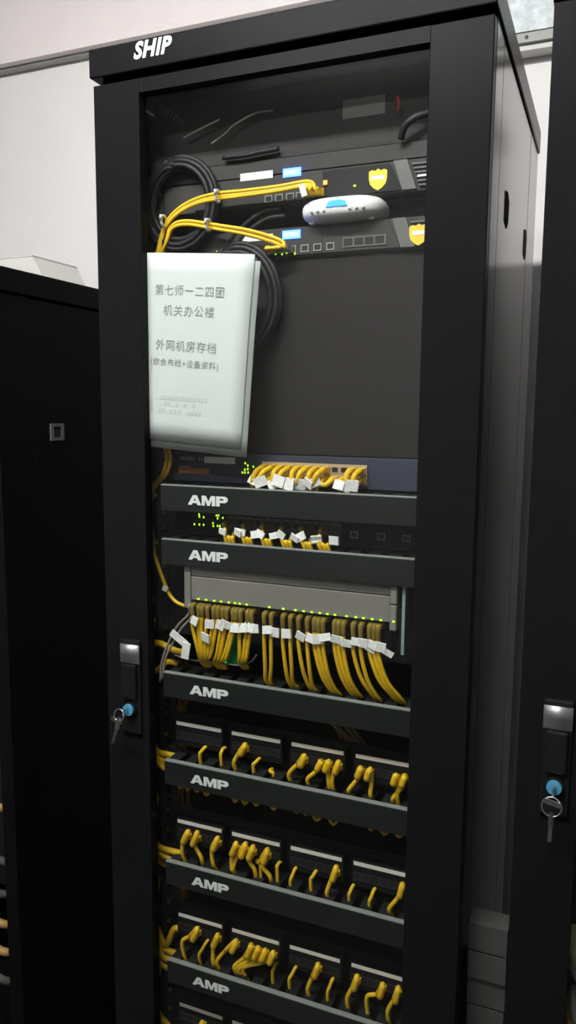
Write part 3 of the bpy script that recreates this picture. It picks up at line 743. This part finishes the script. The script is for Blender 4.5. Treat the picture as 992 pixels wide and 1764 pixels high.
for px, py, n in ((375, 338, 'upper bundle right of the coil'), (282, 381, 'upper bundle at its left bend'), (359, 388, 'lower bundle in front of the coil')):
    q = at(px, py, .047)
    nrm = Vector((1, 0, -.1)).normalized()
    P = [q+Vector((0, .0075*math.cos(2*PI*i/14), .0085*math.sin(2*PI*i/14))) for i in range(14)]
    b = MB().tube(P, .0022, 6, closed=True); b.obox(q+Vector((.001, -.009, .004)), .003, .006, .008, (.2, .2, 0))
    tag(b.build('cable_tie', WHITE, None, True, base=q), 'white cable tie round the yellow '+n, 'cable tie', 'white cable ties')

# black coils of power cable ---------------------------------------------------
def coil(label, c, rx, rz, Y, turns, spread, r, tail=None, tilt=0):
    t = thing('cable_coil', label, 'cable coil', (c.x, Y, c.z-rz), 'coiled black power cables')
    P = []; n = 26
    for k in range(turns):
        ang = 2*PI*k/(turns-1) if k < turns-1 else 0; rr_ = spread/2 if k < turns-1 else 0
        a_, b_ = rx-spread/2+rr_*math.cos(ang), rz-spread/2+rr_*math.cos(ang)
        oy = .8*rr_*math.sin(ang); ox = .002*math.sin(k*2.1); oz = .002*math.cos(k*1.7)
        for i in range(n):
            th = 2*PI*i/n+PI*.6
            x, z = a_*math.cos(th), b_*math.sin(th)
            P.append(Vector((c.x+ox+x*math.cos(tilt)-z*math.sin(tilt), Y+oy, c.z+oz+x*math.sin(tilt)+z*math.cos(tilt))))
    if tail: P += tail
    MB().tube(P, r, 7, 2).build('cord', RUBBER, t, True)
    q = c+Vector((rx*.72*math.cos(tilt), 0, 0))
    return t
cc = at(311, 354, .062)
coil('black power cable coil hanging at the upper left inside the glass door', cc, .0655, .0695, .061, 8, .016, .0046)
cc = at(412, 515, .06); cc.x = at(484, 515, .06).x-.068
coil('black power cable coil half hidden behind the hanging paper', cc, .066, .080, .059, 8, .017, .0046, tilt=.1)
BK = [[(486, 360), (455, 365), (425, 385), (400, 412), (392, 440)], [(492, 372), (462, 377), (436, 392), (415, 415), (408, 442)], [(520, 348), (470, 352), (420, 356), (380, 362), (345, 372)], [(384, 272), (420, 268), (450, 262), (480, 256)], [(735, 330), (690, 336), (640, 338), (590, 336), (530, 338), (470, 346), (420, 352)]]
BL = ['upper of two short ones beside the router', 'lower of two short ones beside the router', 'one running from the router towards the coil', 'one across the shelf lip', 'long one under the upper gateway']
for k, pts in enumerate(BK):
    P = [at(x, y, .073 if k != 3 else .07) for x, y in pts]
    if k == 4: P = [Vector((p.x, .1, max(p.z, 1.757))) for p in P]
    o = MB().tube(P, .0038, 7, 5).build('black_cable', RUBBER, None, True, base=P[0])
    tag(o, 'black cable behind the door glass, '+BL[k], 'cable', 'loose black cables round the router')

# yellow bundles running down between the left side and the rail ----------------
for k in range(8):
    X = -.272-.003*(k % 3); Y = .19+.008*(k//3); P = []
    for i in range(22):
        z = 1.27-i*.045
        P.append(Vector((X+.006*math.sin(i*1.1+k)+jit(.002), Y+.006*math.sin(i*.9+k*1.3), z)))
    o = MB().tube(P, .0031, 7, 3).build('vertical_cable', YEL, None, True, base=P[-1])
    tag(o, 'yellow cable running down behind the left rail of the SHIP cabinet, %s of eight' % ORD[k], 'cable', 'vertical yellow bundle behind the left rail')
ST = [[(250, 1085), (256, 1115), (262, 1150), (270, 1155), (290, 1140)], [(252, 1120), (260, 1110), (275, 1108), (300, 1120)], [(252, 1240), (262, 1275), (272, 1300), (285, 1310)], [(252, 1258), (259, 1285), (268, 1305), (282, 1322)], [(254, 1270), (264, 1288), (276, 1297), (290, 1300)],
      [(256, 1425), (265, 1450), (275, 1468), (290, 1478)], [(256, 1440), (264, 1462), (272, 1478), (288, 1490)], [(258, 1432), (270, 1455), (281, 1462), (296, 1466)],
      [(259, 1560), (266, 1600), (280, 1630), (296, 1640)], [(260, 1575), (268, 1615), (278, 1645), (296, 1655)], [(262, 1570), (273, 1605), (286, 1628), (300, 1600)], [(258, 1590), (264, 1630), (276, 1655), (292, 1668)], [(262, 1730), (270, 1752), (282, 1775), (298, 1790)], [(264, 1722), (274, 1748), (288, 1765), (300, 1780)]]
for k, pts in enumerate(ST):
    P = [at(x, y, .064-.008*(k % 2)) for x, y in pts]
    P = [P[0]+Vector((-.004, .03, .05))]+P+[P[-1]+Vector((.015, .006, -.004))]
    o = MB().tube(P, .0058, 8, 5).build('side_cable', YEL, None, True, base=P[0])
    tag(o, 'yellow cable bending in from the left edge of the door opening, %s from the top' % ORD[k], 'cable', 'yellow cables entering from the left')
for k, (px, py) in enumerate(((261, 862), (262, 944))):
    q = at(px, py, .07); b = MB()
    b.tube([q+Vector((-.012, 0, -.006)), q+Vector((-.002, -.004, .0)), q+Vector((.006, .004, .012))], .0058, 8, 5)
    tag(b.build('cable_knot', YELB, None, True, base=q), 'yellow cable bunch tied at the left rail, beside the %s AMP cover' % ('first' if k == 0 else 'second'), 'cable')

# hanging paper ---------------------------------------------------------------
def sheet(root, name, m, tr, wd, ht, rot, Y, bend):
    """top right corner tr; sheet turned clockwise by rot; gently bowed"""
    nx, nz = 8, 10; vs = []; fs = []
    ax = Vector((math.cos(rot), 0, -math.sin(rot))); az = Vector((-math.sin(rot), 0, -math.cos(rot)))
    for side in (0, 1):
        for j in range(nz+1):
            for i in range(nx+1):
                u, v = i/nx, j/nz
                p_ = Vector(tr)-ax*wd*(1-u)+az*ht*v
                p_.y = Y+bend*math.sin(PI*u)*(1-.3*v)+side*.0004+(.004*max(0, (u-.6)/.4)**2*max(0, (.35-v)/.35))
                vs.append(p_)
    N = (nx+1)*(nz+1)
    for j in range(nz):
        for i in range(nx):
            a = j*(nx+1)+i; q = (a, a+1, a+nx+2, a+nx+1); fs += [q, tuple(N+k for k in q[::-1])]
    for j in range(nz):
        for i in (0, nx): a = j*(nx+1)+i; fs.append((a, a+nx+1, N+a+nx+1, N+a))
    for i in range(nx):
        for j in (0, nz): a = j*(nx+1)+i; fs.append((a, a+1, N+a+1, N+a))
    return MB().add(vs, fs).build(name, m, root, True)
ROT = math.radians(4.3); YP = .0165
tr_ = at(437, 437, YP); doc = thing('hanging_document', 'white paper document with printed Chinese title hanging inside the door glass', 'document', (tr_.x-.1, YP+.002, tr_.z-.297))
fsheet = sheet(doc, 'cover_sheet', PAPER, tr_, .212, .287, ROT, YP, .0)
tr2 = at(447, 449, YP+.003)
sheet(doc, 'back_sheet', PAPER2, tr2, .214, .290, ROT*.97, YP+.0028, .0)
def line(body, px0, py0, px1, hgt, m):
    a, b_ = at(px0, py0, YP-.0005), at(px1, py0, YP-.0005)
    return text_obj('print', body, m, fsheet, a.x, a.z, YP-.0005, width=(b_.x-a.x)/math.cos(ROT), height=hgt, size=.02, rot=-ROT*1.15, spacing=1.15)
line('第七师一二四团', 267, 508, 385, .0165, INK)
line('机关办公楼', 281, 543, 368, .0165, INK)
line('外网机房存档', 268, 602, 371, .0165, INK)
line('(综合布线+设备资料)', 259, 630, 375, .0135, INK)
# three faded lines at the foot, too faint to read: short printed marks
for x0, x1, y0 in ((255, 266, 681), (276, 358, 684), (258, 266, 692), (283, 295, 695), (303, 307, 697), (316, 319, 699), (331, 336, 700), (252, 266, 703), (273, 285, 706), (291, 314, 709), (322, 347, 712)):
    n = max(1, int((x1-x0)/6)); 
    for i in range(n):
        xa = x0+(x1-x0)*i/n; q = at(xa, y0+(xa-x0)*.085, YP-.0004); ww = at(xa+4.2, y0, YP-.0004).x-q.x
        box('print_mark', INKL, fsheet, q.x, q.x+ww, YP-.0005, YP-.0003, q.z-.003, q.z+.003)

# ------------------------------------------------------------------ things by the neighbours
# left cabinet: cables showing in its open front
for k, (px, py) in enumerate(((3, 1392), (8, 1485), (6, 1592), (8, 1640), (10, 1690), (2, 1540))):
    a = at(px, py, .06)
    m_ = (OL, DULL, OL, OL, DULL, DULL)[k]
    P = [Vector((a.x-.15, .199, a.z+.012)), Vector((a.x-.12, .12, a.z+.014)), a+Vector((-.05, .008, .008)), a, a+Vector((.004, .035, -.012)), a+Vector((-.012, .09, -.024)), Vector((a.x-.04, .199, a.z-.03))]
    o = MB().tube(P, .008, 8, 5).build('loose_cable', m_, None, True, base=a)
    tag(o, '%s cable in the open front of the left cabinet, %s from the top' % ('shaded yellow' if m_ is OL else 'grey', ORD[[0, 1, 3, 4, 5, 2][k]]), 'cable', 'cables in the left cabinet')
pb_ = thing('patch_bay', 'black panel inside the shorter left cabinet', 'patch panel', (-.8, .08, .4))
box('panel', INNER, pb_, -1.05, -.58, .20, .204, .4, 1.5)
# right cabinet: something pale green and yellow just inside its glass
for k, (px, py, m_) in enumerate(((988, 1640, 'p'), (988, 1668, 'g'), (988, 1745, 'g'), (984, 1762, 'y'))):
    a = at(px, py, .06)
    M_ = {'p': mat('pale_green_cable', (.4, .42, .2), .5), 'g': TAN, 'y': YEL}[m_]
    P = [a+Vector((-.003, .02, .03)), a, a+Vector((.012, -.004, -.012)), a+Vector((.05, .0, -.02)), a+Vector((.09, .015, -.04))]
    o = MB().tube(P, .007, 8, 5).build('loose_cable', M_, None, True, base=a)
    tag(o, '%s cable behind the glass of the right cabinet, %s from the top' % ({'p': 'pale green', 'g': 'grey', 'y': 'yellow'}[m_], ORD[k]), 'cable', 'cables in the right cabinet')
q_ = thing('blank_panel', 'black panel inside the right cabinet behind its cables', 'blank panel', (.669, .081, .3))
box('plate', INNER, q_, .43, .91, .081, .084, .3, 1.8)
# boards wedged in the gap between the cabinets
a, b_ = at(800, 1595, .06), at(885, 1600, .06)
wb = thing('wedged_board', 'dull grey boards wedged in the gap between the SHIP and right cabinets', 'board', (.3355, .1, 0))
z_ = at(840, 1640, .06).z
for k in range(3): box('board', DULL, wb, .3075, .3635, (.05, .05, .055)[k], .09, z_+.048-.046*(k+1)+.003, z_+.048-.046*k)
box('post', DULL, wb, .3085, .3625, .055, .085, 0, z_-.0905)
# grey block modelled in place of a shadow on the back wall
a = at(0, 446, .42); b_ = at(56, 446, .42)
ct = thing('shadow_block', 'pale grey block standing for a wall shadow above the left cabinet', 'shadow_block', (-.95, .5, 1.7))
MB().prism([(b_.x-.24, 1.7005), (b_.x+.06, 1.7005), (b_.x, a.z), (b_.x-.24, a.z)], .42, .58).build('body', SHADOWG, ct)
MB().prism([(b_.x-.242, a.z-.0), (b_.x+.001, a.z), (b_.x+.001, a.z+.0025), (b_.x-.242, a.z+.0025)], .419, .581).build('shadow_rim', SHADOWG, ct)
